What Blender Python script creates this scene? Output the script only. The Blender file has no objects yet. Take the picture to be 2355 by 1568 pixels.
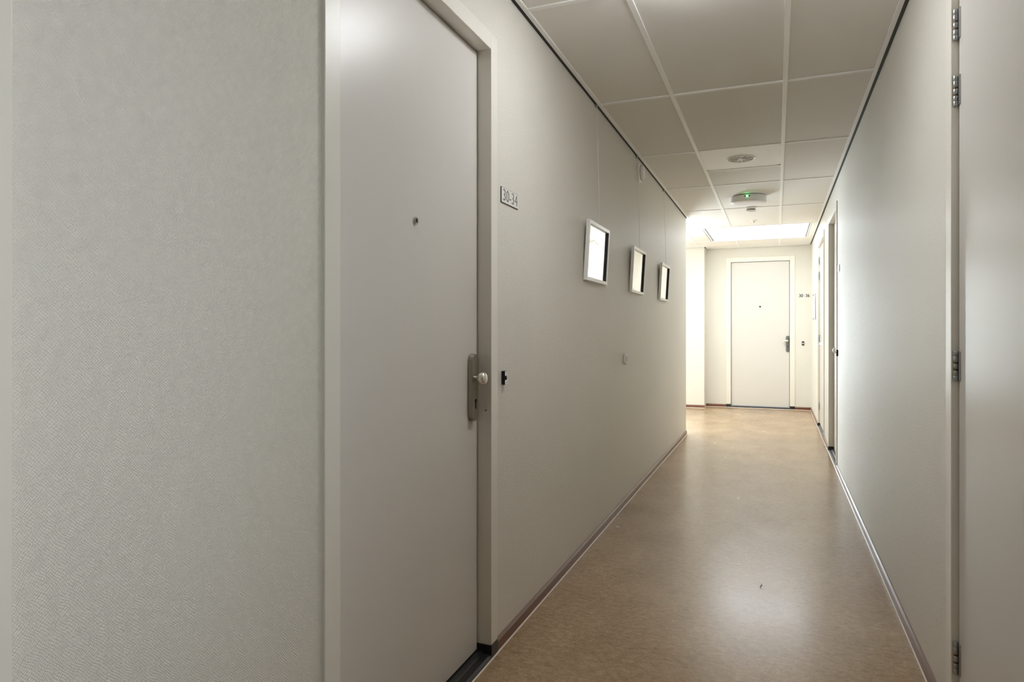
import bpy, bmesh, math, random
from mathutils import Vector, Matrix
random.seed(4)
PI = math.pi
sc = bpy.context.scene
C = sc.collection

# ------------------------------------------------------------------ camera
F_PX = 1530.4
cam_d = bpy.data.cameras.new('camera')
cam_d.sensor_fit = 'HORIZONTAL'
cam_d.sensor_width = 36.0
cam_d.lens = F_PX / 2355 * 36.0
cam_d.shift_y = -22.7 / 2355
cam_d.clip_start = 0.02
cam = bpy.data.objects.new('camera', cam_d)
C.objects.link(cam)
cam.location = (0, 0, 1.22)
cam.rotation_euler = (PI / 2, 0, 0.3782)
sc.camera = cam

# ------------------------------------------------------------------ world, light, exposure
world = bpy.data.worlds.new('world')
sc.world = world
world.use_nodes = True
wbg = world.node_tree.nodes['Background']
wbg.inputs['Color'].default_value = (0.92, 0.96, 1.0, 1)
wbg.inputs['Strength'].default_value = 1.0
sc.view_settings.view_transform = 'Standard'
sc.view_settings.look = 'None'
sc.view_settings.exposure = 0.78
sc.view_settings.gamma = 1.0
sc.view_settings.use_curve_mapping = False

def area(name, loc, rot, sx, sy, power, col):
    l = bpy.data.lights.new(name, 'AREA')
    l.shape = 'RECTANGLE'; l.size = sx; l.size_y = sy
    l.energy = power; l.color = col
    o = bpy.data.objects.new(name, l)
    C.objects.link(o); o.location = loc; o.rotation_euler = rot
    return o

# daylight through the side lobby window, then fill through two added, unseen windows
W_LOBBY, W_DEEP, W_NEAR, E_PANEL, E_FILL_LAMP = 32, 330, 4.0, 4.4, 17.2
area('daylight_lobby', (-4.25, 9.55, 1.40), (0, -PI / 2, 0), 2.05, 2.2, W_LOBBY, (0.88, 0.945, 1.0))
area('lobby_fill_light', (-2.70, 11.40, 1.275), (-PI / 2, 0, 0), 2.2, 1.85, W_DEEP, (0.86, 0.935, 1.0))
area('near_fill_light', (0.70, 0.0, 1.40), (0, PI / 2, 0), 2.0, 1.8, W_NEAR, (0.97, 0.95, 1.0))
sc.cycles.max_bounces = 8
sc.cycles.diffuse_bounces = 7
sc.cycles.glossy_bounces = 3
sc.cycles.transparent_max_bounces = 4
sc.cycles.caustics_reflective = False
sc.cycles.caustics_refractive = False
sc.cycles.use_adaptive_sampling = True
sc.cycles.adaptive_threshold = 0.03

# ------------------------------------------------------------------ dimensions (metres, camera foot is the origin)
XL, XR, H, YB = -0.9944, 0.4976, 2.552, 11.212
YE = 8.08            # where the left wall ends and the lobby opens
XCOL, YCOL = -1.064, 10.925   # projecting wall piece beside the end door
XLOB = -4.1          # lobby window wall
YN = -4.1            # closed end of the corridor behind the camera
TH = 0.14            # wall thickness

# ------------------------------------------------------------------ materials
def new_mat(name):
    m = bpy.data.materials.new(name); m.use_nodes = True
    nt = m.node_tree
    b = nt.nodes['Principled BSDF']
    return m, nt, b

def set_in(b, **kw):
    for k, v in kw.items():
        k = k.replace('_', ' ')
        if k in b.inputs:
            b.inputs[k].default_value = v

def plain(name, col, rough=0.5, metal=0.0, spec=0.5, bump=0.0, bscale=300, var=0.0, vscale=3.0):
    m, nt, b = new_mat(name)
    set_in(b, Base_Color=(*col, 1), Roughness=rough, Metallic=metal)
    b.inputs['Specular IOR Level'].default_value = spec
    tc = nt.nodes.new('ShaderNodeTexCoord')
    if var > 0:
        n = nt.nodes.new('ShaderNodeTexNoise'); n.inputs['Scale'].default_value = vscale
        n.inputs['Detail'].default_value = 1
        nt.links.new(tc.outputs['Object'], n.inputs['Vector'])
        r = nt.nodes.new('ShaderNodeMapRange')
        r.inputs['To Min'].default_value = 1 - var; r.inputs['To Max'].default_value = 1 + var
        nt.links.new(n.outputs['Fac'], r.inputs['Value'])
        mx = nt.nodes.new('ShaderNodeVectorMath'); mx.operation = 'SCALE'
        mx.inputs[0].default_value = col
        nt.links.new(r.outputs['Result'], mx.inputs['Scale'])
        nt.links.new(mx.outputs['Vector'], b.inputs['Base Color'])
    if bump > 0:
        n2 = nt.nodes.new('ShaderNodeTexNoise'); n2.inputs['Scale'].default_value = bscale; n2.inputs['Detail'].default_value = 0
        nt.links.new(tc.outputs['Object'], n2.inputs['Vector'])
        bp = nt.nodes.new('ShaderNodeBump'); bp.inputs['Strength'].default_value = bump
        bp.inputs['Distance'].default_value = 0.001
        nt.links.new(n2.outputs['Fac'], bp.inputs['Height'])
        nt.links.new(bp.outputs['Normal'], b.inputs['Normal'])
    return m

def wallpaper(name, col, strength=0.55, period=0.0052):
    """painted glass-fibre wallpaper: a woven relief of small raised cells"""
    m, nt, b = new_mat(name)
    N, L = nt.nodes, nt.links
    set_in(b, Roughness=0.42)
    b.inputs['Specular IOR Level'].default_value = 0.35
    tc = N.new('ShaderNodeTexCoord')
    nz = N.new('ShaderNodeTexNoise'); nz.inputs['Scale'].default_value = 45
    nz.inputs['Detail'].default_value = 0
    L.new(tc.outputs['Object'], nz.inputs['Vector'])
    sub = N.new('ShaderNodeVectorMath'); sub.operation = 'SUBTRACT'
    sub.inputs[1].default_value = (0.5, 0.5, 0.5)
    L.new(nz.outputs['Color'], sub.inputs[0])
    sca = N.new('ShaderNodeVectorMath'); sca.operation = 'SCALE'; sca.inputs['Scale'].default_value = 0.006
    L.new(sub.outputs['Vector'], sca.inputs[0])
    add = N.new('ShaderNodeVectorMath'); add.operation = 'ADD'
    L.new(tc.outputs['Object'], add.inputs[0]); L.new(sca.outputs['Vector'], add.inputs[1])
    sep = N.new('ShaderNodeSeparateXYZ'); L.new(add.outputs['Vector'], sep.inputs[0])
    def math_(op, a, bb):
        n = N.new('ShaderNodeMath'); n.operation = op
        for i, v in enumerate((a, bb)):
            if v is None: continue
            if isinstance(v, (int, float)): n.inputs[i].default_value = v
            else: L.new(v, n.inputs[i])
        return n.outputs[0]
    k = 2 * PI / period
    h_ = math_('ADD', sep.outputs['X'], sep.outputs['Y'])
    s1 = math_('SINE', math_('MULTIPLY', h_, k), None)
    s2 = math_('SINE', math_('MULTIPLY', sep.outputs['Z'], k * 0.9), None)
    pr = math_('MULTIPLY', s1, s2)
    n3 = N.new('ShaderNodeTexNoise'); n3.inputs['Scale'].default_value = 160; n3.inputs['Detail'].default_value = 0
    L.new(tc.outputs['Object'], n3.inputs['Vector'])
    hh = math_('ADD', pr, math_('MULTIPLY', n3.outputs['Fac'], 2.0))
    bp = N.new('ShaderNodeBump'); bp.inputs['Strength'].default_value = strength
    bp.inputs['Distance'].default_value = 0.0008
    L.new(hh, bp.inputs['Height']); L.new(bp.outputs['Normal'], b.inputs['Normal'])
    # faint wear: slow colour drift and rubbed patches
    n4 = N.new('ShaderNodeTexNoise'); n4.inputs['Scale'].default_value = 1.3; n4.inputs['Detail'].default_value = 2
    L.new(tc.outputs['Object'], n4.inputs['Vector'])
    cr = N.new('ShaderNodeValToRGB')
    cr.color_ramp.elements[0].position = 0.3; cr.color_ramp.elements[1].position = 0.7
    cr.color_ramp.elements[0].color = (*[c * 0.965 for c in col], 1)
    cr.color_ramp.elements[1].color = (*col, 1)
    L.new(n4.outputs['Fac'], cr.inputs['Fac']); L.new(cr.outputs['Color'], b.inputs['Base Color'])
    return m

def floor_mat():
    """marbled brown linoleum with a polished sheen, streaks and scuffs"""
    m, nt, b = new_mat('linoleum')
    N, L = nt.nodes, nt.links
    tc = N.new('ShaderNodeTexCoord')
    mp = N.new('ShaderNodeMapping'); mp.inputs['Scale'].default_value = (1.0, 0.7, 1)
    L.new(tc.outputs['Object'], mp.inputs['Vector'])
    def noise(scale, detail, dist=0.0, rough=0.6, src=mp):
        n = N.new('ShaderNodeTexNoise'); n.inputs['Scale'].default_value = scale
        n.inputs['Detail'].default_value = detail; n.inputs['Distortion'].default_value = dist
        n.inputs['Roughness'].default_value = rough
        L.new(src.outputs[0], n.inputs['Vector']); return n
    mpx = N.new('ShaderNodeMapping'); mpx.inputs['Scale'].default_value = (30, 44, 1)
    mpx.inputs['Rotation'].default_value = (0, 0, 0.25)
    L.new(tc.outputs['Object'], mpx.inputs['Vector'])
    n1 = noise(1.0, 4, 0.5, 0.72, mpx)
    n2 = noise(2.6, 3, 0.0)
    n3 = noise(95, 2, 0.0)
    cr = N.new('ShaderNodeValToRGB')
    e = cr.color_ramp.elements
    e[0].position = 0.35; e[0].color = (0.26, 0.158, 0.080, 1)
    e[1].position = 0.67; e[1].color = (0.53, 0.395, 0.25, 1)
    k = cr.color_ramp.elements.new(0.5); k.color = (0.39, 0.262, 0.148, 1)
    mix = N.new('ShaderNodeMix'); mix.data_type = 'FLOAT'; mix.inputs['Factor'].default_value = 0.42
    L.new(n1.outputs['Fac'], mix.inputs[2]); L.new(n2.outputs['Fac'], mix.inputs[3])
    mix2 = N.new('ShaderNodeMix'); mix2.data_type = 'FLOAT'; mix2.inputs['Factor'].default_value = 0.22
    L.new(mix.outputs[0], mix2.inputs[2]); L.new(n3.outputs['Fac'], mix2.inputs[3])
    L.new(mix2.outputs[0], cr.inputs['Fac'])
    # long pale scratches
    mp2 = N.new('ShaderNodeMapping'); mp2.inputs['Scale'].default_value = (60, 2.2, 1)
    mp2.inputs['Rotation'].default_value = (0, 0, 0.12)
    L.new(tc.outputs['Object'], mp2.inputs['Vector'])
    n5 = noise(1.0, 2, 0.0, 0.5, mp2)
    r5 = N.new('ShaderNodeMapRange'); r5.inputs['From Min'].default_value = 0.70; r5.inputs['From Max'].default_value = 0.78
    L.new(n5.outputs['Fac'], r5.inputs['Value'])
    mc = N.new('ShaderNodeMix'); mc.data_type = 'RGBA'
    ml = N.new('ShaderNodeMath'); ml.operation = 'MULTIPLY'; ml.inputs[1].default_value = 0.12
    L.new(r5.outputs[0], ml.inputs[0]); L.new(ml.outputs[0], mc.inputs['Factor'])
    L.new(cr.outputs['Color'], mc.inputs[6]); mc.inputs[7].default_value = (0.50, 0.42, 0.33, 1)
    L.new(mc.outputs[2], b.inputs['Base Color'])
    rr = N.new('ShaderNodeMapRange'); rr.inputs['To Min'].default_value = 0.17; rr.inputs['To Max'].default_value = 0.32
    L.new(n2.outputs['Fac'], rr.inputs['Value']); L.new(rr.outputs[0], b.inputs['Roughness'])
    b.inputs['Specular IOR Level'].default_value = 0.62
    bp = N.new('ShaderNodeBump'); bp.inputs['Strength'].default_value = 0.06; bp.inputs['Distance'].default_value = 0.002
    L.new(n1.outputs['Fac'], bp.inputs['Height']); L.new(bp.outputs['Normal'], b.inputs['Normal'])
    return m

def emit(name, col, s):
    m = bpy.data.materials.new(name); m.use_nodes = True
    nt = m.node_tree; nt.nodes.clear()
    e = nt.nodes.new('ShaderNodeEmission'); e.inputs[0].default_value = (*col, 1); e.inputs[1].default_value = s
    o = nt.nodes.new('ShaderNodeOutputMaterial'); nt.links.new(e.outputs[0], o.inputs[0])
    return m

def pane_mat(name, wavy=0.0, rough=0.02, ior=1.5):
    m = bpy.data.materials.new(name); m.use_nodes = True
    nt = m.node_tree; nt.nodes.clear(); N, L = nt.nodes, nt.links
    t = N.new('ShaderNodeBsdfTransparent'); t.inputs[0].default_value = (0.96, 0.98, 0.97, 1)
    g = N.new('ShaderNodeBsdfGlossy'); g.inputs['Roughness'].default_value = rough
    fr = N.new('ShaderNodeFresnel'); fr.inputs['IOR'].default_value = ior
    mx = N.new('ShaderNodeMixShader'); o = N.new('ShaderNodeOutputMaterial')
    L.new(fr.outputs[0], mx.inputs[0]); L.new(t.outputs[0], mx.inputs[1]); L.new(g.outputs[0], mx.inputs[2])
    L.new(mx.outputs[0], o.inputs[0])
    if wavy:
        tc = N.new('ShaderNodeTexCoord')
        n = N.new('ShaderNodeTexNoise'); n.inputs['Scale'].default_value = 7; n.inputs['Detail'].default_value = 1
        L.new(tc.outputs['Object'], n.inputs['Vector'])
        bp = N.new('ShaderNodeBump'); bp.inputs['Strength'].default_value = wavy; bp.inputs['Distance'].default_value = 0.01
        L.new(n.outputs['Fac'], bp.inputs['Height']); L.new(bp.outputs['Normal'], g.inputs['Normal'])
    return m

WALL = (0.81, 0.783, 0.715)
M = {
    'wall': wallpaper('wallpaper_paint', WALL, 0.8),
    'floor': floor_mat(),
    'door': plain('door_laminate', (0.68, 0.655, 0.62), 0.33, spec=0.5, bump=0.03, bscale=500),
    'frame': plain('frame_paint', (0.80, 0.775, 0.71), 0.35, bump=0.03, bscale=400),
    'tile': plain('mineral_tile', (0.84, 0.82, 0.78), 0.8, spec=0.2, bump=0.25, bscale=900, var=0.015, vscale=300),
    'grid': plain('grid_enamel', (0.92, 0.92, 0.91), 0.4),
    'white': plain('white_plastic', (0.91, 0.90, 0.88), 0.38),
    'white_metal': plain('white_enamel', (0.93, 0.925, 0.92), 0.4),
    'opal': plain('opal_plastic', (0.82, 0.80, 0.80), 0.45),
    'black': plain('black_paint', (0.012, 0.011, 0.010), 0.6),
    'slab': plain('plenum_board', (0.05, 0.05, 0.05), 0.9),
    'rubber': plain('black_rubber', (0.018, 0.015, 0.016), 0.7),
    'stone': plain('black_composite', (0.022, 0.021, 0.023), 0.28, spec=0.5, var=0.3, vscale=60),
    'grey_stone': plain('grey_composite', (0.10, 0.105, 0.115), 0.3, var=0.2, vscale=60),
    'base': plain('skirting_brown', (0.165, 0.062, 0.034), 0.3, spec=0.5, var=0.15, vscale=25),
    'base_top': plain('skirting_edge', (0.25, 0.165, 0.135), 0.3, spec=0.6),
    'seal': plain('white_sealant', (0.78, 0.72, 0.64), 0.5),
    'alu': plain('brushed_aluminium', (0.36, 0.335, 0.28), 0.36, metal=0.9, bump=0.02, bscale=700),
    'dark_alu': plain('grey_anodised', (0.22, 0.22, 0.225), 0.4, metal=0.8),
    'knob': plain('champagne_metal', (0.78, 0.74, 0.65), 0.30, metal=0.55),
    'steel': plain('zinc_steel', (0.50, 0.51, 0.51), 0.33, metal=0.95),
    'bush': plain('brown_bush', (0.16, 0.10, 0.045), 0.5),
    'chrome': plain('chrome', (0.72, 0.72, 0.72), 0.15, metal=1.0),
    'ink': plain('grey_ink', (0.10, 0.105, 0.11), 0.5),
    'dark_ink': plain('dark_slate_ink', (0.055, 0.065, 0.075), 0.5),
    'sign': plain('sign_plate', (0.80, 0.79, 0.75), 0.4),
    'paper': plain('white_paper', (0.88, 0.87, 0.85), 0.8),
    'picframe': plain('silver_white_frame', (0.93, 0.92, 0.91), 0.25),
    'wire': plain('perlon_wire', (0.80, 0.79, 0.76), 0.25),
    'sheet': plain('glossy_silver_sheet', (0.93, 0.93, 0.92), 0.05, metal=0.95, bump=0.0),
    'window_glass': pane_mat('window_glass'),
    'acrylic': plain('clear_blue_acrylic', (0.66, 0.72, 0.86), 0.15),
    'gloss_white': plain('gloss_white_panel', (0.82, 0.82, 0.82), 0.12, spec=0.7),
    'sky_panel': emit('light_panel_diffuser', (0.92, 0.97, 1.0), E_PANEL),
    'led': emit('green_led', (0.10, 1.0, 0.22), 22.0),
    'duct': plain('duct_dark', (0.02, 0.017, 0.013), 0.7),
    'vane': plain('vane_grey', (0.36, 0.32, 0.26), 0.45),
}

# ------------------------------------------------------------------ mesh helpers
def bx(bm, x0, x1, y0, y1, z0, z1):
    x0, x1 = min(x0, x1), max(x0, x1); y0, y1 = min(y0, y1), max(y0, y1); z0, z1 = min(z0, z1), max(z0, z1)
    v = [bm.verts.new(p) for p in ((x0, y0, z0), (x1, y0, z0), (x1, y1, z0), (x0, y1, z0),
                                   (x0, y0, z1), (x1, y0, z1), (x1, y1, z1), (x0, y1, z1))]
    for f in ((3, 2, 1, 0), (4, 5, 6, 7), (0, 1, 5, 4), (1, 2, 6, 5), (2, 3, 7, 6), (3, 0, 4, 7)):
        bm.faces.new([v[i] for i in f])
    return bm

def box(*a):
    return bx(bmesh.new(), *a)

def prism(bm, pts, axis, a0, a1):
    """extrude the 2-D outline pts along axis ('x','y','z') from a0 to a1; pts run in the other two axes in order"""
    def P(p, a):
        if axis == 'x': return (a, p[0], p[1])
        if axis == 'y': return (p[0], a, p[1])
        return (p[0], p[1], a)
    r0 = [bm.verts.new(P(p, a0)) for p in pts]; r1 = [bm.verts.new(P(p, a1)) for p in pts]
    n = len(pts)
    bm.faces.new(r0); bm.faces.new(list(reversed(r1)))
    for i in range(n):
        bm.faces.new((r0[(i + 1) % n], r0[i], r1[i], r1[(i + 1) % n]))
    bmesh.ops.recalc_face_normals(bm, faces=bm.faces[:])
    return bm

def lathe(bm, prof, mat, seg=40):
    """revolve (r, h) profile about local Z, then transform with mat"""
    rings = []
    for r, h in prof:
        if r < 1e-6:
            rings.append([bm.verts.new(mat @ Vector((0, 0, h)))])
        else:
            rings.append([bm.verts.new(mat @ Vector((r * math.cos(2 * PI * k / seg), r * math.sin(2 * PI * k / seg), h))) for k in range(seg)])
    for a, b in zip(rings, rings[1:]):
        for k in range(seg):
            k2 = (k + 1) % seg
            if len(a) == 1 and len(b) == 1: continue
            if len(a) == 1: bm.faces.new((a[0], b[k], b[k2]))
            elif len(b) == 1: bm.faces.new((a[k], a[k2], b[0]))
            else: bm.faces.new((a[k], a[k2], b[k2], b[k]))
    for ring in (rings[0], rings[-1]):
        if len(ring) > 1:
            bm.faces.new(ring)
    bmesh.ops.recalc_face_normals(bm, faces=bm.faces[:])
    return bm

def stadium(w, h, seg=12):
    """upright slot outline centred on the origin"""
    r = w / 2; c = h / 2 - r; pts = []
    for k in range(seg + 1): pts.append((r * math.cos(PI * k / seg), c + r * math.sin(PI * k / seg)))
    for k in range(seg + 1): pts.append((-r * math.cos(PI * k / seg), -c - r * math.sin(PI * k / seg)))
    return pts

def obj(name, bm, mat, parent=None, bevel=0.0, smooth=False, seg=2):
    me = bpy.data.meshes.new(name)
    bm.to_mesh(me); bm.free()
    if smooth:
        for p in me.polygons: p.use_smooth = True
    me.materials.append(M[mat] if isinstance(mat, str) else mat)
    o = bpy.data.objects.new(name, me); C.objects.link(o)
    if parent: o.parent = parent
    if bevel > 0:
        b = o.modifiers.new('bevel', 'BEVEL'); b.width = bevel; b.segments = seg; b.limit_method = 'ANGLE'
        b.angle_limit = math.radians(40)
    if smooth:
        try:
            me.set_sharp_from_angle(angle=math.radians(38))
        except Exception:
            pass
    return o

def tag(o, label, cat, group=None, kind=None):
    o['label'] = label; o['category'] = cat
    if group: o['group'] = group
    if kind: o['kind'] = kind
    return o

def thing(name, label, cat, loc=(0, 0, 0), rotz=0.0, group=None, kind=None):
    o = bpy.data.objects.new(name, None); C.objects.link(o)
    o.empty_display_size = 0.05
    o.location = loc; o.rotation_euler = (0, 0, rotz)
    return tag(o, label, cat, group, kind)

def text_mesh(name, txt, size, mat, parent, loc, rot, sx=1.0, space=1.0, extrude=0.0006, fat=0.0, align='CENTER'):
    cu = bpy.data.curves.new(name, 'FONT'); cu.body = txt; cu.size = size
    cu.align_x = align; cu.align_y = 'CENTER'; cu.extrude = extrude; cu.space_character = space; cu.offset = fat
    cu.resolution_u = 4
    t = bpy.data.objects.new(name + '_src', cu); C.objects.link(t)
    dg = bpy.context.evaluated_depsgraph_get(); dg.update()
    me = bpy.data.meshes.new_from_object(t.evaluated_get(dg))
    bpy.data.objects.remove(t); bpy.data.curves.remove(cu)
    me.name = name; me.materials.clear(); me.materials.append(M[mat])
    me.transform(Matrix.Diagonal((sx, 1, 1, 1)))
    o = bpy.data.objects.new(name, me); C.objects.link(o)
    o.parent = parent; o.location = loc; o.rotation_euler = rot
    return o

def wall_with_openings(name, axis, face, back, a0, a1, z1, holes, label, mat='wall'):
    """a wall running along axis from a0 to a1 between face and back, with door or window holes (b0, b1, z0, z1)"""
    bm = bmesh.new()
    def seg(p0, p1, q0, q1):
        if p1 - p0 < 1e-5 or q1 - q0 < 1e-5: return
        if axis == 'y': bx(bm, face, back, p0, p1, q0, q1)
        else: bx(bm, p0, p1, face, back, q0, q1)
    cur = a0
    for b0, b1, q0, q1 in sorted(holes):
        seg(cur, b0, 0, z1); seg(b0, b1, 0, q0); seg(b0, b1, q1, z1); cur = b1
    seg(cur, a1, 0, z1)
    return tag(obj(name, bm, mat), label, 'wall', kind='structure')

# ------------------------------------------------------------------ the shell
ZT = H + 0.12
tag(obj('floor', box(XLOB - TH, XR + TH, YN - TH, YB + TH, -0.08, 0), 'floor'),
    'polished marbled brown linoleum floor running down the corridor', 'floor', kind='structure')

# door openings (outer frame sizes): local width, head, frame widths
D_NEAR = dict(o0=1.349, o1=2.270, top=2.267, fw=0.060, leaf=0.046)
D_SELF = dict(o0=-0.385, o1=0.540, top=2.267, fw=0.060, leaf=0.046)
D_HINGE = dict(o0=1.440, o1=2.356, top=2.300, fw=0.066, leaf=0.012)
D_MID = dict(o0=6.550, o1=7.450, top=2.300, fw=0.066, leaf=0.042)
D_FAR = dict(o0=8.245, o1=9.320, top=2.295, fw=0.060, leaf=0.020)
D_END = dict(o0=-0.678, o1=0.194, top=2.322, fw=0.072, leaf=0.030)
def hole(d): return (d['o0'] - d['fw'], d['o1'] + d['fw'], 0, d['top'] + d['fw'])

wall_with_openings('wall_left', 'y', XL, XL - TH, YN, YE, ZT, [hole(D_NEAR), hole(D_SELF)],
                   'cream woven-texture wall with three hanging pictures')
wall_with_openings('wall_right', 'y', XR, XR + TH, YN, YB + TH, ZT, [(-0.9, 0.9, 0.40, 2.40), hole(D_HINGE), hole(D_MID), hole(D_FAR)],
                   'cream woven-texture wall facing the hanging pictures')
wall_with_openings('wall_back', 'x', YB, YB + TH, XCOL, XR, ZT, [hole(D_END)],
                   'bright white wall around the door at the corridor end')
wall_with_openings('wall_back_projection', 'x', YCOL, YB + TH, XLOB - TH, XCOL, ZT, [(-3.80, -1.60, 0.35, 2.20)],
                   'bright white wall piece standing proud beside the end door')
wall_with_openings('wall_lobby_side', 'x', YE, YE - TH, XLOB - TH, XL - TH, ZT, [],
                   'white lobby wall around the corner of the corridor')
wall_with_openings('wall_lobby_window', 'y', XLOB, XLOB - TH, YE, YCOL, ZT, [(8.45, 10.65, 0.35, 2.40)],
                   'white lobby wall with the daylight window')
wall_with_openings('wall_front', 'x', YN, YN - TH, XL, XR, ZT, [],
                   'short blank wall closing the near end of the corridor')

def window(name, axis, pos, a0, a1, z0, z1, label):
    t = thing(name, label, 'window', kind='structure')
    w = 0.05
    def B(p0, p1, q0, q1, d0, d1):
        return box(pos + d0, pos + d1, p0, p1, q0, q1) if axis == 'y' else box(p0, p1, pos + d0, pos + d1, q0, q1)
    obj('window_frame', B(a0, a0 + w, z0, z1, -0.03, 0.03), 'frame', t, 0.003)
    obj('window_frame', B(a1 - w, a1, z0, z1, -0.03, 0.03), 'frame', t, 0.003)
    obj('window_frame', B(a0 + w, a1 - w, z1 - w, z1, -0.03, 0.03), 'frame', t, 0.003)
    obj('window_frame', B(a0 + w, a1 - w, z0, z0 + w, -0.03, 0.03), 'frame', t, 0.003)
    m = (a0 + a1) / 2
    obj('mullion', B(m - w / 2, m + w / 2, z0 + w, z1 - w, -0.03, 0.03), 'frame', t, 0.003)
    obj('pane', B(a0 + w, m - w / 2, z0 + w, z1 - w, -0.004, 0.004), 'window_glass', t)
    obj('pane', B(m + w / 2, a1 - w, z0 + w, z1 - w, -0.004, 0.004), 'window_glass', t)
window('window_1', 'y', XLOB - TH / 2, 8.45, 10.65, 0.35, 2.40, 'tall lobby window letting daylight in from the side')
window('added_window_3', 'x', YB + TH - 0.07, -3.80, -1.60, 0.35, 2.20, 'added lobby window sending fill light down the corridor')  # added, unseen opening that throws light down the corridor
window('added_window_2', 'y', XR + TH / 2, -0.9, 0.9, 0.40, 2.40, 'added corridor window giving fill light beside the door on four steel hinges')  # added, unseen opening that brightens the opposite wall and near door

# ------------------------------------------------------------------ suspended ceiling: dark slab, tiles, grid bars, edge trims
SK = dict(x0=-0.900, x1=0.404, y0=8.962, y1=10.318)      # light panel opening
bm = bmesh.new()
ZS0, ZS1 = H + 0.045, H + 0.12
for r in ((XLOB, XR, YN, SK['y0']), (XLOB, XR, SK['y1'], YB), (XLOB, SK['x0'], SK['y0'], SK['y1']), (SK['x1'], XR, SK['y0'], SK['y1'])):
    y1 = r[3]
    x0 = r[0]
    if r[2] < YE - 1:      # corridor strip plus lobby strip
        bx(bm, XL, XR, r[2], YE, ZS0, ZS1); bx(bm, XLOB, XR, YE, r[3], ZS0, ZS1)
    elif y1 > YCOL:
        bx(bm, XLOB, XR, r[2], YCOL, ZS0, ZS1); bx(bm, XCOL, XR, YCOL, YB, ZS0, ZS1)
    else:
        bx(bm, x0, r[1], r[2], y1, ZS0, ZS1)
ceiling = tag(obj('ceiling', bm, 'slab'), 'suspended ceiling of pale beige tiles in a white grid', 'ceiling', kind='structure')

GAP, TRIM, BAR = 0.016, 0.020, 0.024
T1, T2 = -0.550, 0.044
joints = [2.597 - 1.2625 * k for k in range(6, 0, -1)]
joints = [j for j in joints if j > YN + 0.2] + [2.597, 3.840, 5.107, 6.371, 7.645, SK['y0']]
xa, xb = XL + GAP + TRIM, XR - GAP - TRIM
zt0, zt1 = H + 0.005, H + 0.020
def tile(x0, x1, y0, y1):
    g = BAR / 2 - 0.004
    obj('ceiling_tile', box(x0 + g, x1 - g, y0 + g, y1 - g, zt0, zt1), 'tile', ceiling, 0.0025)
def bar(x0, x1, y0, y1):
    obj('grid_bar', box(x0, x1, y0, y1, H, H + 0.012), 'grid', ceiling, 0.001)

ys = [YN + GAP + TRIM] + joints
cols = [xa - 0.008, T1, T2, xb + 0.008]
for j in range(len(ys) - 1):
    y0, y1 = ys[j], ys[j + 1]
    lob = y1 > YE + 0.3
    for i in range(3):
        if i == 1 and abs(y0 - 5.107) < 1e-3:
            tile(cols[1], cols[2], 5.771, y1)      # the rest of this bay is the air diffuser
            continue
        if i == 0 and lob:
            tile(-1.150, T1, max(y0, 7.645), y1) if y0 > YE else tile(xa - 0.008, T1, y0, y1)
            continue
        tile(cols[i], cols[i + 1], y0, y1)
# lobby tiles further left and around the light panel
lobx = [XLOB + 0.02, -3.55, -2.95, -2.35, -1.75, -1.15]
for i in range(len(lobx) - 1):
    tile(lobx[i], lobx[i + 1], YE + 0.02, SK['y0'])
    tile(lobx[i], lobx[i + 1], SK['y0'], SK['y1'])
    if i < len(lobx) - 2: tile(lobx[i], lobx[i + 1], SK['y1'], YCOL - 0.02)
tile(-1.15, SK['x0'], SK['y0'], SK['y1'])
tile(-1.15, xa + 0.007, YE + 0.02, SK['y0'])
obj('ceiling_tile', box(SK['x1'] + 0.004, xb, SK['y0'], SK['y1'], zt0, zt1), 'tile', ceiling, 0.002)
tile(-1.75, -1.15, SK['y1'], YCOL - 0.02)
tile(-1.15, T1, SK['y1'], YCOL - 0.02)
tile(XCOL + 0.03, T1, YCOL - 0.02, YB - 0.03)
tile(T1, T2, SK['y1'], YB - 0.03)
tile(T2, xb + 0.008, SK['y1'], YB - 0.03)
# grid bars: the long runners, then the cross bars
for x in (T1, T2):
    bar(x - BAR / 2, x + BAR / 2, YN + GAP + TRIM, SK['y0'] - BAR / 2)
    bar(x - BAR / 2, x + BAR / 2, SK['y1'] + BAR / 2, YB - GAP - TRIM)
for y in joints:
    right = xb
    left = xa if y < YE else XLOB + 0.02
    for (p, q) in ((left, T1 - BAR / 2), (T1 + BAR / 2, T2 - BAR / 2), (T2 + BAR / 2, right)):
        bar(p, q, y - BAR / 2, y + BAR / 2)
bar(T1 + BAR / 2, T2 - BAR / 2, 5.771 - BAR / 2, 5.771 + BAR / 2)
bar(XLOB + 0.02, xb, SK['y1'] - BAR / 2, SK['y1'] + BAR / 2)
for x in (-1.15, -1.75, -2.35, -2.95, -3.55):
    bar(x - BAR / 2, x + BAR / 2, YE + 0.02, YCOL - 0.02)
# edge trims and black shadow gaps along the walls
def edge_y(xw, s, y0, y1):
    obj('edge_trim', box(xw + s * GAP, xw + s * (GAP + TRIM), y0, y1, H - 0.001, H + 0.022), 'grid', ceiling, 0.001)
    obj('shadow_gap', box(xw, xw + s * GAP, y0, y1, H + 0.002, H + 0.03), 'black', ceiling)
def edge_x(yw, s, x0, x1):
    obj('edge_trim', box(x0, x1, yw + s * GAP, yw + s * (GAP + TRIM), H - 0.001, H + 0.022), 'grid', ceiling, 0.001)
    obj('shadow_gap', box(x0, x1, yw, yw + s * GAP, H + 0.002, H + 0.03), 'black', ceiling)
edge_y(XL, 1, YN, YE); edge_y(XR, -1, YN, YB)
edge_x(YB, -1, XCOL, XR - GAP); edge_y(XCOL, 1, YCOL, YB - GAP)
edge_x(YCOL, -1, XLOB, XCOL + GAP)

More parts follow.
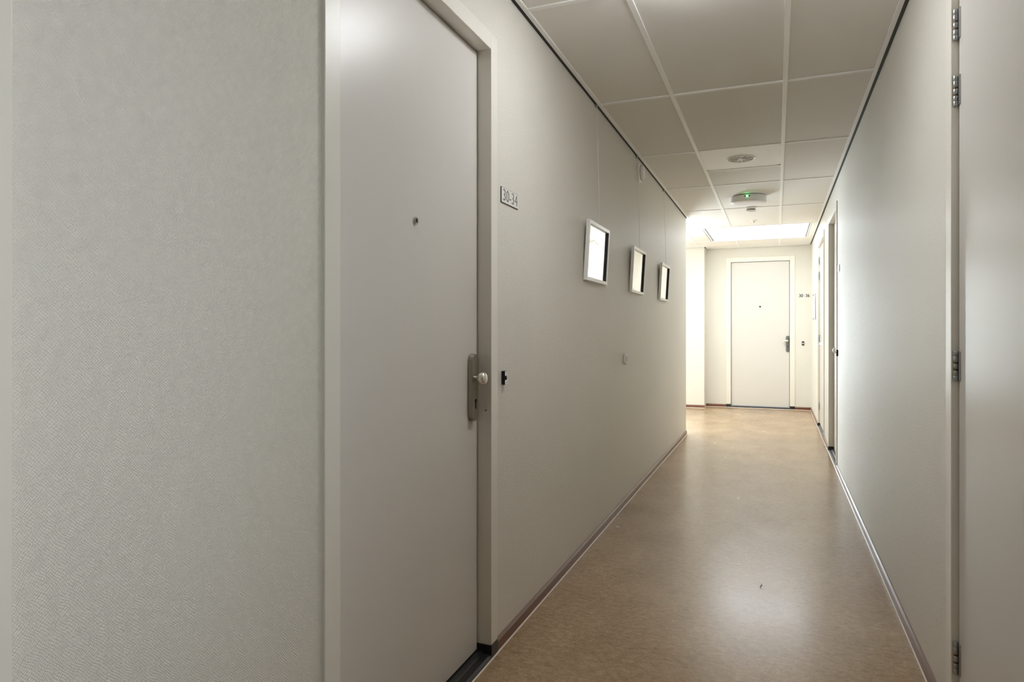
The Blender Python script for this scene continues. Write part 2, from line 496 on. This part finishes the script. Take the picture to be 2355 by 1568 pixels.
# ------------------------------------------------------------------ light panel in the ceiling
t = thing('ceiling_light_panel', 'large bright white rectangular light panel recessed in the ceiling', 'light panel', (0, 0, H))
x0, x1, y0, y1 = SK['x0'], SK['x1'], SK['y0'] + BAR / 2, SK['y1'] - BAR / 2
obj('diffuser', box(x0 + 0.034, x1 - 0.022, y0 + 0.012, y1 - 0.012, 0.034, 0.040), 'sky_panel', t)
for (a, b_) in ((x0 + 0.026, x0 + 0.034), (x1 - 0.022, x1 - 0.014)):
    obj('side_profile', box(a, b_, y0, y1, 0.004, 0.044), 'black', t)
obj('rim', box(x0 + 0.006, x0 + 0.026, y0, y1, -0.001, 0.044), 'grid', t, 0.001)
obj('rim', box(x1 - 0.014, x1 - 0.002, y0, y1, -0.001, 0.044), 'grid', t, 0.001)
obj('end_profile', box(x0 + 0.034, x1 - 0.022, y0, y0 + 0.012, 0.0, 0.044), 'acrylic', t)
obj('end_profile', box(x0 + 0.034, x1 - 0.022, y1 - 0.012, y1, 0.0, 0.044), 'acrylic', t)

# ------------------------------------------------------------------ baseboards
def baseboard(name, axis, face, s, a0, a1, label, joins=()):
    """s: direction away from the wall"""
    t = thing(name, label, 'baseboard', kind='structure')
    d = 0.011; hh = 0.050
    prof = [(face, 0.0), (face + s * d, 0.0), (face + s * d, hh - 0.009), (face + s * 0.004, hh), (face, hh)]
    low = [(face, 0.0), (face + s * d, 0.0), (face + s * d, hh - 0.010), (face, hh - 0.010)]
    top = [(face, hh - 0.010), (face + s * d, hh - 0.010), (face + s * 0.005, hh), (face, hh)]
    cuts = [a0] + list(joins) + [a1]
    for p, q in zip(cuts, cuts[1:]):
        e = 0.0008
        obj('board', prism(bmesh.new(), low, 'y' if axis == 'y' else 'x', p + e, q - e), 'base', t)
        obj('top_edge', prism(bmesh.new(), top, 'y' if axis == 'y' else 'x', p + e, q - e), 'base_top', t)
    sl = [(face + s * d, 0.0), (face + s * (d + 0.004), 0.0), (face + s * d, 0.005)]
    obj('sealant_line', prism(bmesh.new(), sl, 'y' if axis == 'y' else 'x', a0, a1), 'seal', t)
hn, hs, hh_, hm, hf, he = hole(D_NEAR), hole(D_SELF), hole(D_HINGE), hole(D_MID), hole(D_FAR), hole(D_END)
baseboard('baseboard_left', 'y', XL, 1, hn[1], YE, 'brown baseboard under the three pictures', (3.32,))
baseboard('baseboard_left_near', 'y', XL, 1, hs[1], hn[0], 'brown baseboard between the two near doors')
baseboard('baseboard_right', 'y', XR, -1, hh_[1], hm[0], 'brown baseboard along the wall from the hinged door', (4.9,))
baseboard('baseboard_right_middle', 'y', XR, -1, hm[1], hf[0], 'short brown baseboard between the two doors far down the corridor')
baseboard('baseboard_right_far', 'y', XR, -1, hf[1], YB - 0.011, 'brown baseboard from the panelled door to the end corner')
baseboard('baseboard_back', 'x', YB, -1, he[1], XR, 'short brown baseboard under the numerals 30 36')
baseboard('baseboard_back_left', 'x', YB, -1, XCOL, he[0], 'short brown baseboard beside the latch-free side of the end door')
baseboard('baseboard_projection', 'x', YCOL, -1, XLOB, XCOL + 0.011, 'brown baseboard at the foot of the projecting wall piece')
baseboard('baseboard_corner', 'x', YE, 1, XLOB, XL, 'brown baseboard on the lobby side of the corridor corner')

# ------------------------------------------------------------------ doors
def door(name, label, d, loc, rotz, proud=0.010, foot='stone', sill='stone', leaf_mat='door'):
    """local x runs across the opening, y goes into the wall, z up"""
    W = d['o1'] - d['o0']; top = d['top']; fw = d['fw']; ld = d['leaf']
    t = thing(name, label, 'door', loc, rotz, kind='structure')
    back = ld + 0.075
    fh = 0.052; ex = 0.0015
    for s, xo, xi in ((1, -fw, 0.0), (-1, W + fw, W)):
        bm = box(xo, xi, -proud, back, fh, top + fw)
        bx(bm, xi, xi + s * 0.016, ld + 0.045, back, fh, top)
        obj('jamb', bm, 'frame', t, 0.002)
        bm = box(xo, xi + s * ex, -proud - ex, ld + 0.040, 0, fh)
        obj('jamb_foot', bm, foot, t, 0.0015)
    bm = box(0, W, -proud, back, top, top + fw)
    bx(bm, 0.016, W - 0.016, ld + 0.045, back, top - 0.016, top)
    obj('head', bm, 'frame', t, 0.002)
    g = 0.0060; zb = 0.032
    bm = bmesh.new()
    bx(bm, 0.0, g, ld + 0.022, ld + 0.045, zb, top); bx(bm, W - g, W, ld + 0.022, ld + 0.045, zb, top)
    bx(bm, g, W - g, ld + 0.022, ld + 0.045, top - g, top)
    obj('door_seal', bm, 'rubber', t)
    lf = obj('leaf', box(g, W - g, ld, ld + 0.044, zb, top - g), leaf_mat, t, 0.0015)
    # stone threshold: raised inner part, groove and a low front lip
    pr = [(-proud - 0.002, 0.0), (-proud - 0.002, 0.012), (-proud + 0.006, 0.018), (ld * 0.45, 0.020),
          (ld * 0.5 + 0.002, 0.026), (ld + 0.05, 0.027), (ld + 0.05, 0.0)]
    obj('threshold', prism(bmesh.new(), pr, 'x', 0.0015, W - 0.0015), sill, t)
    sl = [(-proud - 0.002, 0.0), (-proud - 0.006, 0.0), (-proud - 0.002, 0.005)]
    obj('sealant_line', prism(bmesh.new(), sl, 'x', -fw, W + fw), 'seal', t)
    return t, lf, W, ld

def peephole(t, x, z, ld, r=0.011, mat='chrome'):
    m = Matrix.Translation((x, ld, z)) @ Matrix.Rotation(PI / 2, 4, 'X')
    p = obj('peephole', lathe(bmesh.new(), [(r, 0), (r, 0.003), (r * 0.86, 0.0055), (r * 0.62, 0.0055), (r * 0.55, 0.003), (0, 0.003)], m, 28), mat, t, smooth=True)
    obj('lens', lathe(bmesh.new(), [(r * 0.5, 0.0032), (r * 0.38, 0.0046), (0, 0.0052)], m, 20), 'rubber', p, smooth=True)

def knob_plate(t, x, ld, z0, z1, w, zk, zkey, plate='alu', knob='knob', kr=0.0235, kd=0.030, thick=0.019):
    pts = [(x + a, (z0 + z1) / 2 + b_) for a, b_ in stadium(w, z1 - z0)]
    pl = obj('handle_plate', prism(bmesh.new(), pts, 'y', ld - thick, ld), plate, t, 0.0025)
    m = Matrix.Translation((x, ld - thick, zk)) @ Matrix.Rotation(PI / 2, 4, 'X')
    k = kr
    obj('knob', lathe(bmesh.new(), [(0.009, 0), (0.009, kd * 0.22), (0.011, kd * 0.3), (k * 0.72, kd * 0.42), (k * 0.95, kd * 0.68),
                                    (k, kd * 0.95), (k * 0.96, kd * 1.15), (k * 0.80, kd * 1.32), (k * 0.45, kd * 1.42), (0, kd * 1.46)], m, 36), knob, pl, smooth=True)
    bm = bmesh.new()
    lathe(bm, [(0.0075, 0), (0.0075, 0.0012), (0, 0.0012)], Matrix.Translation((x, ld - thick, zkey + 0.008)) @ Matrix.Rotation(PI / 2, 4, 'X'), 20)
    pts = [(x + a, zkey - 0.008 + b_) for a, b_ in stadium(0.008, 0.026, 6)]
    prism(bm, pts, 'y', ld - thick - 0.0012, ld - thick)
    obj('keyhole', bm, 'rubber', pl)

def hinge(t, x, ld, z0, z1, r=0.0068, side=1):
    """butt hinge: five knuckles with brown bushes, pin tip and a leaf plate"""
    hz = z1 - z0
    pl = obj('hinge', box(x + side * 0.004, x + side * 0.022, ld - 0.0035, ld, z0 + 0.002, z1 - 0.002), 'steel', t, 0.001)
    yc = ld - r - 0.002
    kn = [(0.0, 0.16), (0.165, 0.335), (0.395, 0.565), (0.625, 0.82), (0.825, 1.0)]
    for a, b_ in kn:
        obj('knuckle', lathe(bmesh.new(), [(r * 0.9, 0), (r, 0.001), (r, hz * (b_ - a) - 0.001), (r * 0.9, hz * (b_ - a))],
            Matrix.Translation((x, yc, z0 + hz * a)), 20), 'steel', pl, smooth=True)
    for a, b_ in ((0.335, 0.395), (0.565, 0.625)):
        obj('bush', lathe(bmesh.new(), [(r * 0.94, 0), (r * 0.94, hz * (b_ - a))], Matrix.Translation((x, yc, z0 + hz * a)), 20), 'bush', pl, smooth=True)

# door 1: the near door of 30-34 on the left wall
t, lf, W, ld = door('door_1', 'beige flush door with peephole and round knob beside the 30-34 plate', D_NEAR, (XL, D_NEAR['o0'], 0), PI / 2)
peephole(t, 1.806 - D_NEAR['o0'], 1.562, ld, 0.0125)
knob_plate(t, 2.211 - D_NEAR['o0'], ld, 0.892, 1.137, 0.054, 1.047, 0.957)
obj('strike_screw', lathe(bmesh.new(), [(0.003, 0), (0.003, 0.0015), (0, 0.002)], Matrix.Translation((W, 0.012, 0.925)) @ Matrix.Rotation(-PI / 2, 4, 'Y'), 12), 'bush', t)
# door 2: only the frame edge of this one is in view at the far left
t, lf, W, ld = door('door_2', 'cream frame and door at the far end of the plain wall stretch', D_SELF, (XL, D_SELF['o0'], 0), PI / 2, proud=0.014)
peephole(t, W / 2, 1.562, ld)
knob_plate(t, W - 0.06, ld, 0.892, 1.137, 0.054, 1.047, 0.957)
# door 3: the outward door on the right wall with visible hinges
t, lf, W, ld = door('door_3', 'beige flush door hung on four steel hinges', D_HINGE, (XR, D_HINGE['o1'], 0), -PI / 2, proud=0.008)
for z0, z1 in ((2.093, 2.188), (1.895, 1.987), (1.071, 1.161), (0.189, 0.287)):
    hinge(t, 0.0035, ld, z0, z1)
knob_plate(t, W - 0.06, ld, 0.892, 1.137, 0.054, 1.047, 0.957)
# door 4: deep-set door further down the right wall
t, lf, W, ld = door('door_4', 'deep-set door with white knob far down the wall of hinged doors', D_MID, (XR, D_MID['o1'], 0), -PI / 2, proud=0.008, sill='grey_stone')
knob_plate(t, W - 0.075, ld, 0.892, 1.137, 0.054, 1.047, 0.957, kr=0.025, kd=0.036, knob='white')
peephole(t, W / 2, 1.562, ld)
# door 5: wide panelled door near the lobby
t, lf, W, ld = door('door_5', 'wide white door with an upper and a lower panel on slim hinges', D_FAR, (XR, D_FAR['o1'], 0), -PI / 2, proud=0.008, sill='grey_stone')
obj('upper_panel', box(0.03, W - 0.03, ld - 0.004, ld, 1.085, D_FAR['top'] - 0.03), 'gloss_white', t, 0.0015)
obj('middle_rail', box(0.01, W - 0.01, ld - 0.010, ld, 1.045, 1.080), 'white_metal', t, 0.002)
obj('lower_panel', box(0.03, W - 0.03, ld - 0.004, ld, 0.05, 1.040), 'door', t, 0.0015)
for z0, z1 in ((2.070, 2.165), (1.870, 1.975), (1.066, 1.170), (0.220, 0.312)):
    hinge(t, 0.003, ld - 0.004, z0, z1)
# door 6: the end door 30-36
t, lf, W, ld = door('door_6', 'pale flush door with dark lever plate closing the end of the corridor', D_END, (D_END['o0'], YB, 0), 0.0, proud=0.008)
peephole(t, -0.240 - D_END['o0'], 1.607, ld, 0.015, 'ink')
xh = 0.163 - D_END['o0']; th = 0.018
pts = [(xh + a, 1.022 + b_) for a, b_ in stadium(0.050, 0.252)]
pl = obj('handle_plate', prism(bmesh.new(), pts, 'y', ld - th, ld), 'dark_alu', t, 0.004)
bm = bmesh.new()
lathe(bm, [(0.010, 0), (0.010, 0.030)], Matrix.Translation((xh, ld - th, 1.068)) @ Matrix.Rotation(PI / 2, 4, 'X'), 18)
prof = [(0.004, 0), (0.011, 0.004), (0.016, 0.022), (0.019, 0.044), (0.018, 0.062), (0.012, 0.074), (0, 0.079)]
lathe(bm, prof, Matrix.Translation((xh + 0.012, ld - th - 0.036, 1.068)) @ Matrix.Rotation(-PI / 2, 4, 'Y'), 20)
obj('lever_knob', bm, 'knob', pl, smooth=True)
obj('keyhole', box(xh - 0.004, xh + 0.004, ld - th - 0.001, ld - th, 0.965, 0.995), 'rubber', pl)

# ------------------------------------------------------------------ number plates and bell pushes
def wall_frame(xw, side):     # rotation so that local x runs to the right when facing the wall and local y goes into it
    return PI / 2 if side == 'left' else -PI / 2

t = thing('number_plate', 'white house number plate reading 30-34 beside the near door', 'sign', (XL, 2.472, 1.7515), PI / 2, 'house number plates')
obj('plate', box(-0.089, 0.089, -0.005, 0, -0.029, 0.029), 'sign', t, 0.0008)
obj('plate_edge', box(-0.0905, 0.0905, -0.0035, 0, -0.0305, 0.0305), 'black', t)
text_mesh('numerals', '30-34', 0.066, 'ink', t, (0.0, -0.0052, -0.001), (PI / 2, 0, 0), sx=1.02, space=1.02, fat=-0.0011)

t = thing('number_plate', 'small white number plate beside the deep-set door', 'sign', (XR, 6.335, 1.7555), -PI / 2, 'house number plates')
obj('plate', box(-0.089, 0.089, -0.005, 0, -0.029, 0.029), 'sign', t, 0.0008)

t = thing('house_number', 'dark numerals 30 36 on the wall beside the end door', 'sign', (0.4015, YB, 1.7655))
text_mesh('numerals', '30', 0.066, 'dark_ink', t, (-0.048, -0.0012, 0), (PI / 2, 0, 0), sx=0.88, fat=0.0016)
text_mesh('numerals', '36', 0.066, 'dark_ink', t, (0.045, -0.0012, 0), (PI / 2, 0, 0), sx=0.88, fat=0.0016)
obj('dot', lathe(bmesh.new(), [(0.0045, 0), (0.0045, 0.0012), (0, 0.0012)], Matrix.Translation((-0.002, 0, 0)) @ Matrix.Rotation(PI / 2, 4, 'X'), 14), 'dark_ink', t)

def bell(name, label, loc, rotz, w, h, d, body='black'):
    t = thing(name, label, 'doorbell', loc, rotz, 'bell pushes beside the doors')
    obj('housing', box(-w / 2, w / 2, -d, 0, -h / 2, h / 2), body, t, 0.001)
    obj('face_plate', box(-w / 2 + 0.001, w / 2 - 0.001, -d - 0.0012, -d, h * 0.16, h / 2 - 0.001), 'white_metal' if body == 'black' else 'black', t, 0.0008)
    obj('face_plate', box(-w / 2 + 0.001, w / 2 - 0.001, -d - 0.0012, -d, -h / 2 + 0.001, -h * 0.16), 'white_metal' if body == 'black' else 'black', t, 0.0008)
    obj('face_edge', box(w * 0.22, w / 2 - 0.001, -d - 0.0012, -d, -h * 0.16, h * 0.16), 'white_metal' if body == 'black' else 'black', t)
    m = Matrix.Translation((-w * 0.08, -d, 0)) @ Matrix.Rotation(PI / 2, 4, 'X')
    obj('push_button', lathe(bmesh.new(), [(h * 0.125, 0), (h * 0.125, 0.002), (h * 0.1, 0.003), (0, 0.003)], m, 20), 'rubber' if body == 'black' else 'white', t)
    for z in (h * 0.36, -h * 0.36):
        obj('screw', lathe(bmesh.new(), [(0.0018, 0), (0.0018, 0.0006), (0, 0.0006)], Matrix.Translation((0, -d - 0.0012, z)) @ Matrix.Rotation(PI / 2, 4, 'X'), 10), 'rubber', t)
bell('doorbell', 'small black and white bell push below the 30-34 plate', (XL, 2.404, 1.038), PI / 2, 0.027, 0.053, 0.0145)
bell('doorbell', 'small dark bell push beside the deep-set door', (XR, 6.425, 1.030), -PI / 2, 0.030, 0.055, 0.0145)
t = thing('doorbell', 'tiny black bell push with white button under the 30 36 numerals', 'doorbell', (0.381, YB, 1.031), 0, 'bell pushes beside the doors')
obj('housing', box(-0.016, 0.016, -0.013, 0, -0.031, 0.031), 'rubber', t, 0.003)
obj('push_button', lathe(bmesh.new(), [(0.010, 0), (0.010, 0.002), (0.008, 0.003), (0, 0.003)], Matrix.Translation((0, -0.013, 0)) @ Matrix.Rotation(PI / 2, 4, 'X'), 20), 'white_metal', t)

# round-ended white push switch under the pictures
t = thing('wall_switch', 'small white rounded push switch on the wall below the pictures', 'switch', (XL, 4.633, 1.024), PI / 2)
pts = stadium(0.046, 0.076, 8)
obj('housing', prism(bmesh.new(), pts, 'y', -0.020, 0.0), 'white', t, 0.004, seg=3)
obj('button_ring', prism(bmesh.new(), stadium(0.017, 0.040, 8), 'y', -0.0208, -0.0200), 'ink', t)
obj('push_button', prism(bmesh.new(), stadium(0.012, 0.035, 8), 'y', -0.0235, -0.0208), 'white', t, 0.001)

# round alarm sounder high on the left wall
t = thing('alarm_sounder', 'round white alarm sounder high on the wall above the pictures', 'alarm', (XL, 5.150, 2.444), PI / 2)
m = Matrix.Rotation(PI / 2, 4, 'X')
obj('base_plate', lathe(bmesh.new(), [(0.077, 0), (0.077, 0.008), (0.074, 0.016), (0.066, 0.021), (0.060, 0.023)], m, 48), 'white', t, smooth=True)
obj('groove', lathe(bmesh.new(), [(0.0585, 0.0), (0.0585, 0.0245)], m, 40), 'bush', t)
obj('cap', lathe(bmesh.new(), [(0.053, 0.015), (0.053, 0.040), (0.050, 0.045), (0.040, 0.047), (0, 0.047)], m, 40), 'white', t, smooth=True)

# ------------------------------------------------------------------ three hanging pictures
def sheet_mat(wavy):
    """mirror-bright sheet; the wavy one is slightly warped"""
    m = M['sheet'].copy(); nt = m.node_tree; b = nt.nodes['Principled BSDF']
    tc = nt.nodes.new('ShaderNodeTexCoord'); n = nt.nodes.new('ShaderNodeTexNoise')
    n.inputs['Scale'].default_value = 6; n.inputs['Detail'].default_value = 1
    nt.links.new(tc.outputs['Object'], n.inputs['Vector'])
    bp = nt.nodes.new('ShaderNodeBump'); bp.inputs['Strength'].default_value = wavy; bp.inputs['Distance'].default_value = 0.01
    nt.links.new(n.outputs['Fac'], bp.inputs['Height']); nt.links.new(bp.outputs['Normal'], b.inputs['Normal'])
    return m
def picture(label, yc, wire_y, wavy=0.03):
    w, h = 0.475, 0.335
    t = thing('framed_picture', label, 'picture', (XL, yc, 1.672), PI / 2, 'pictures hanging on the corridor wall')
    lean = math.atan2(0.020, h)
    R = Matrix.Translation((0, -0.012, 0)) @ Matrix.Rotation(lean, 4, 'X')
    def P(bm):
        bmesh.ops.transform(bm, matrix=R, verts=bm.verts[:]); return bm
    rw, dp = 0.020, 0.020
    fr = bmesh.new()
    y0, y1 = -dp, 0.0
    for (a, b_, c, d) in ((-w / 2, w / 2, h / 2 - rw, h / 2), (-w / 2, w / 2, -h / 2, -h / 2 + rw)):
        prism(fr, [(a, c if c < 0 else d), (b_, c if c < 0 else d), (b_ - rw, d if c < 0 else c), (a + rw, d if c < 0 else c)], 'y', y0, y1)
    for s in (-1, 1):
        prism(fr, [(s * w / 2, -h / 2), (s * w / 2, h / 2), (s * (w / 2 - rw), h / 2 - rw), (s * (w / 2 - rw), -h / 2 + rw)], 'y', y0, y1)
    obj('frame', P(fr), 'picframe', t, 0.0012)
    obj('backing', P(box(-w / 2 + rw, w / 2 - rw, -0.004, -0.001, -h / 2 + rw, h / 2 - rw)), 'paper', t)
    bm = bmesh.new(); i = 0.0015
    for (a, b_, c, d) in ((w / 2 - rw - 0.004, w / 2 - rw - i, -h / 2 + rw, h / 2 - rw),):
        bx(bm, a, b_, -0.016, -0.0075, c, d)
    obj('inner_shade', P(bm), 'rubber', t)  # black strip painting the shade on the frame's inner side
    obj('glossy_sheet', P(box(-w / 2 + rw, w / 2 - rw - 0.004, -0.0072, -0.0042, -h / 2 + rw, h / 2 - rw)), sheet_mat(wavy), t)
    # hanging wire from the ceiling rail with its hook
    dx = wire_y - yc
    top = Vector((dx, -0.0095, H - 1.672 - 0.001)); bot = Vector((dx, -0.030, h / 2 - 0.006))
    dv = top - bot
    mm = Matrix.Translation(bot) @ dv.to_track_quat('Z', 'Y').to_matrix().to_4x4()
    obj('hanging_wire', lathe(bmesh.new(), [(0.0011, 0), (0.0011, dv.length)], mm, 8), 'wire', t)
    obj('wire_hook', box(dx - 0.008, dx + 0.008, -0.0145, -0.001, H - 1.672 - 0.016, H - 1.672 + 0.002), 'steel', t, 0.001)
    return t
picture('white-framed picture hanging nearest the 30-34 plate', 3.800, 3.829, 0.16)
picture('white-framed picture hanging between two others, above the push switch', 5.030, 5.062)
picture('white-framed picture hanging nearest the lobby corner', 6.300, 6.359)

# ------------------------------------------------------------------ ceiling fittings
XC = -0.255
# air diffuser panel
t = thing('air_diffuser', 'white square ceiling panel with a round swirl air vent', 'air vent', (XC, 5.442, H))
hx = (T2 - T1 - BAR) / 2 + 0.004; py0, py1 = 5.107 + BAR / 2 - 0.004 - 5.442, 5.771 - BAR / 2 + 0.004 - 5.442
ro = 0.098
bm = bmesh.new()                # panel with a round hole
sg = 48
inner = [bm.verts.new((ro * math.cos(2 * PI * k / sg), ro * math.sin(2 * PI * k / sg), 0.004)) for k in range(sg)]
inner2 = [bm.verts.new((ro * math.cos(2 * PI * k / sg), ro * math.sin(2 * PI * k / sg), 0.02)) for k in range(sg)]
def edge_pt(a):
    c, s = math.cos(a), math.sin(a)
    lim_x = hx / abs(c) if abs(c) > 1e-9 else 1e9
    lim_y = ((py1 if s > 0 else -py0) / abs(s)) if abs(s) > 1e-9 else 1e9
    r = min(lim_x, lim_y); return (r * c, r * s)
outer = [bm.verts.new((*edge_pt(2 * PI * k / sg), 0.004)) for k in range(sg)]
outer2 = [bm.verts.new((*edge_pt(2 * PI * k / sg), 0.02)) for k in range(sg)]
for k in range(sg):
    k2 = (k + 1) % sg
    bm.faces.new((inner[k], inner[k2], outer[k2], outer[k])); bm.faces.new((inner2[k], outer2[k], outer2[k2], inner2[k2]))
    bm.faces.new((inner[k], inner2[k], inner2[k2], inner[k2])); bm.faces.new((outer[k], outer[k2], outer2[k2], outer2[k]))
bmesh.ops.recalc_face_normals(bm, faces=bm.faces[:])
obj('panel', bm, 'white_metal', t)
obj('duct', lathe(bmesh.new(), [(ro - 0.001, 0.020), (ro - 0.001, 0.043), (0, 0.043)], Matrix.Identity(4), 40), 'duct', t)
m = Matrix.Identity(4)
obj('ring', lathe(bmesh.new(), [(ro - 0.002, 0.006), (ro - 0.002, -0.001), (ro + 0.003, -0.003), (ro + 0.008, 0.0), (ro + 0.008, 0.004)], m, 48), 'white_metal', t, smooth=True)
obj('hub', lathe(bmesh.new(), [(0.017, 0.010), (0.017, 0.0), (0.013, -0.003), (0, -0.003)], m, 28), 'white_metal', t, smooth=True)
nv = 16
for k in range(nv):
    a = 2 * PI * (k + 0.5) / nv
    bm = bmesh.new()
    r0, r1 = 0.015, ro - 0.004; wv0, wv1 = 0.0010, 0.0060; tl = 0.012
    vs = [(r0, -wv0, 0.001), (r1, -wv1, 0.001), (r1, wv1, 0.001 + tl * 1.6), (r0, wv0, 0.001 + tl * 0.6)]
    lo = [bm.verts.new(v) for v in vs]; hi = [bm.verts.new((v[0], v[1], v[2] + 0.0015)) for v in vs]
    bm.faces.new(lo); bm.faces.new(list(reversed(hi)))
    for i in range(4): bm.faces.new((lo[(i + 1) % 4], lo[i], hi[i], hi[(i + 1) % 4]))
    bmesh.ops.recalc_face_normals(bm, faces=bm.faces[:])
    bmesh.ops.rotate(bm, verts=bm.verts[:], cent=(0, 0, 0), matrix=Matrix.Rotation(a, 3, 'Z'))
    obj('vane', bm, 'vane', t)
for k in range(8):
    a = PI / 2 + 2 * PI * k / 8
    bm = box(0.012, ro - 0.001, -0.0032, 0.0032, -0.001, 0.002)
    bmesh.ops.rotate(bm, verts=bm.verts[:], cent=(0, 0, 0), matrix=Matrix.Rotation(a, 3, 'Z'))
    obj('spoke', bm, 'white_metal', t)

# round drum ceiling lamps; the far one is at rest with its pilot LED, the lit one is added out of view as fill
R0 = 0.166
M['opal_fill'] = emit('fill_lamp_cover', (0.97, 0.985, 1.0), E_FILL_LAMP)
def drum_lamp(label, y, lit):
    t = thing('ceiling_lamp', label, 'lamp', (XC, y, H), 0, 'round drum lamps on the corridor ceiling')
    opal = 'opal_fill' if lit else 'opal'
    obj('lamp_body', lathe(bmesh.new(), [(R0 - 0.010, 0.0), (R0 - 0.004, -0.004), (R0, -0.012), (R0, -0.060), (R0 - 0.002, -0.062)], Matrix.Identity(4), 64), opal, t, smooth=True)
    obj('lamp_cover', lathe(bmesh.new(), [(R0 - 0.002, -0.060), (R0 - 0.003, -0.064), (R0 - 0.012, -0.068), (R0 * 0.6, -0.070), (0, -0.071)], Matrix.Identity(4), 64), opal, t, smooth=True)
    al = -PI / 2 - 0.06
    def on_rim(name, a, z, r, mat, deep=0.004, sx=1.0):
        m = Matrix.Rotation(a, 4, 'Z') @ Matrix.Translation((R0 - 0.002, 0, z)) @ Matrix.Rotation(PI / 2, 4, 'Y') @ Matrix.Diagonal((1, sx, 1, 1))
        return obj(name, lathe(bmesh.new(), [(r, 0), (r, deep), (0, deep + 0.001)], m, 16), mat, t)
    on_rim('pilot_led', al, -0.021, 0.0065, 'led', 0.004)
    on_rim('slot', al - 0.10, -0.021, 0.005, 'rubber', 0.003, 1.6)
    on_rim('slot', al + 0.14, -0.021, 0.005, 'rubber', 0.003, 1.8)
drum_lamp('unlit round white drum ceiling lamp with a green pilot light', 7.000, False)
drum_lamp('added lit drum lamp brightening the near end of the corridor', 2.380, True)

# smoke detector
t = thing('smoke_detector', 'small round white smoke detector behind the drum lamp', 'smoke detector', (XC, 7.610, H))
obj('base', lathe(bmesh.new(), [(0.050, 0), (0.052, -0.004), (0.052, -0.020), (0.050, -0.022)], Matrix.Identity(4), 36), 'white', t, smooth=True)
obj('vent_gap', lathe(bmesh.new(), [(0.046, -0.020), (0.046, -0.032)], Matrix.Identity(4), 30), 'rubber', t)
obj('sensor_cap', lathe(bmesh.new(), [(0.046, -0.030), (0.053, -0.031), (0.055, -0.036), (0.053, -0.044), (0.040, -0.050), (0.018, -0.052), (0, -0.052)], Matrix.Identity(4), 36), 'white', t, smooth=True)

# sprinkler rosette
t = thing('sprinkler_head', 'tiny white sprinkler rosette between smoke detector and light panel', 'sprinkler', (XC, 8.555, H))
obj('rosette', lathe(bmesh.new(), [(0.034, 0.005), (0.034, 0.001), (0.024, -0.007), (0.013, -0.008)], Matrix.Identity(4), 28), 'white', t, smooth=True)
obj('nozzle', lathe(bmesh.new(), [(0.010, -0.006), (0.010, -0.014), (0.006, -0.022), (0, -0.023)], Matrix.Identity(4), 18), 'steel', t, smooth=True)

# clear notice holder on the far right wall
t = thing('notice_holder', 'clear acrylic notice holder on the wall beyond the panelled door', 'notice holder', (XR, 10.10, 1.560), -PI / 2)
obj('back_panel', box(-0.20, 0.20, -0.012, -0.008, -0.18, 0.18), 'gloss_white', t, 0.001)
obj('clear_edge', box(0.196, 0.202, -0.024, -0.006, -0.18, 0.18), 'acrylic', t)
for x, z in ((-0.185, 0.165), (0.185, 0.165), (-0.185, -0.165), (0.185, -0.165)):
    obj('standoff', lathe(bmesh.new(), [(0.008, 0), (0.008, 0.020), (0, 0.021)], Matrix.Translation((x, 0, z)) @ Matrix.Rotation(PI / 2, 4, 'X'), 16), 'dark_alu', t)

# two bits of litter on the floor
def litter(name, label, pts, w, h, mat, loc):
    bm = bmesh.new(); n = len(pts)
    rows = []
    for i, (x, y) in enumerate(pts):
        a, b_ = pts[max(0, i - 1)], pts[min(n - 1, i + 1)]
        d = Vector((b_[0] - a[0], b_[1] - a[1], 0)).normalized(); p = Vector((-d.y, d.x, 0)) * w / 2
        k = 0.35 if i in (0, n - 1) else 1.0
        rows.append([bm.verts.new((x + p.x * k, y + p.y * k, 0)), bm.verts.new((x - p.x * k, y - p.y * k, 0)),
                     bm.verts.new((x - p.x * k * 0.7, y - p.y * k * 0.7, h)), bm.verts.new((x + p.x * k * 0.7, y + p.y * k * 0.7, h))])
    for r, q in zip(rows, rows[1:]):
        for i in range(4): bm.faces.new((r[i], r[(i + 1) % 4], q[(i + 1) % 4], q[i]))
    bm.faces.new(rows[0]); bm.faces.new(list(reversed(rows[-1])))
    bmesh.ops.recalc_face_normals(bm, faces=bm.faces[:])
    o = tag(obj(name, bm, mat), label, 'litter'); o.location = loc
litter('paper_scrap', 'tiny white scrap lying on the floor near the baseboard under the pictures', [(-0.012, 0), (-0.004, 0.003), (0.006, -0.001), (0.012, 0.003)], 0.011, 0.003, 'paper', (-0.917, 4.093, 0))
litter('dark_fibre', 'tiny dark curled fibre lying in the middle of the floor', [(0.002, -0.030), (-0.003, -0.015), (-0.001, 0.0), (0.004, 0.014), (0.001, 0.030)], 0.004, 0.002, 'ink', (-0.069, 3.397, 0))
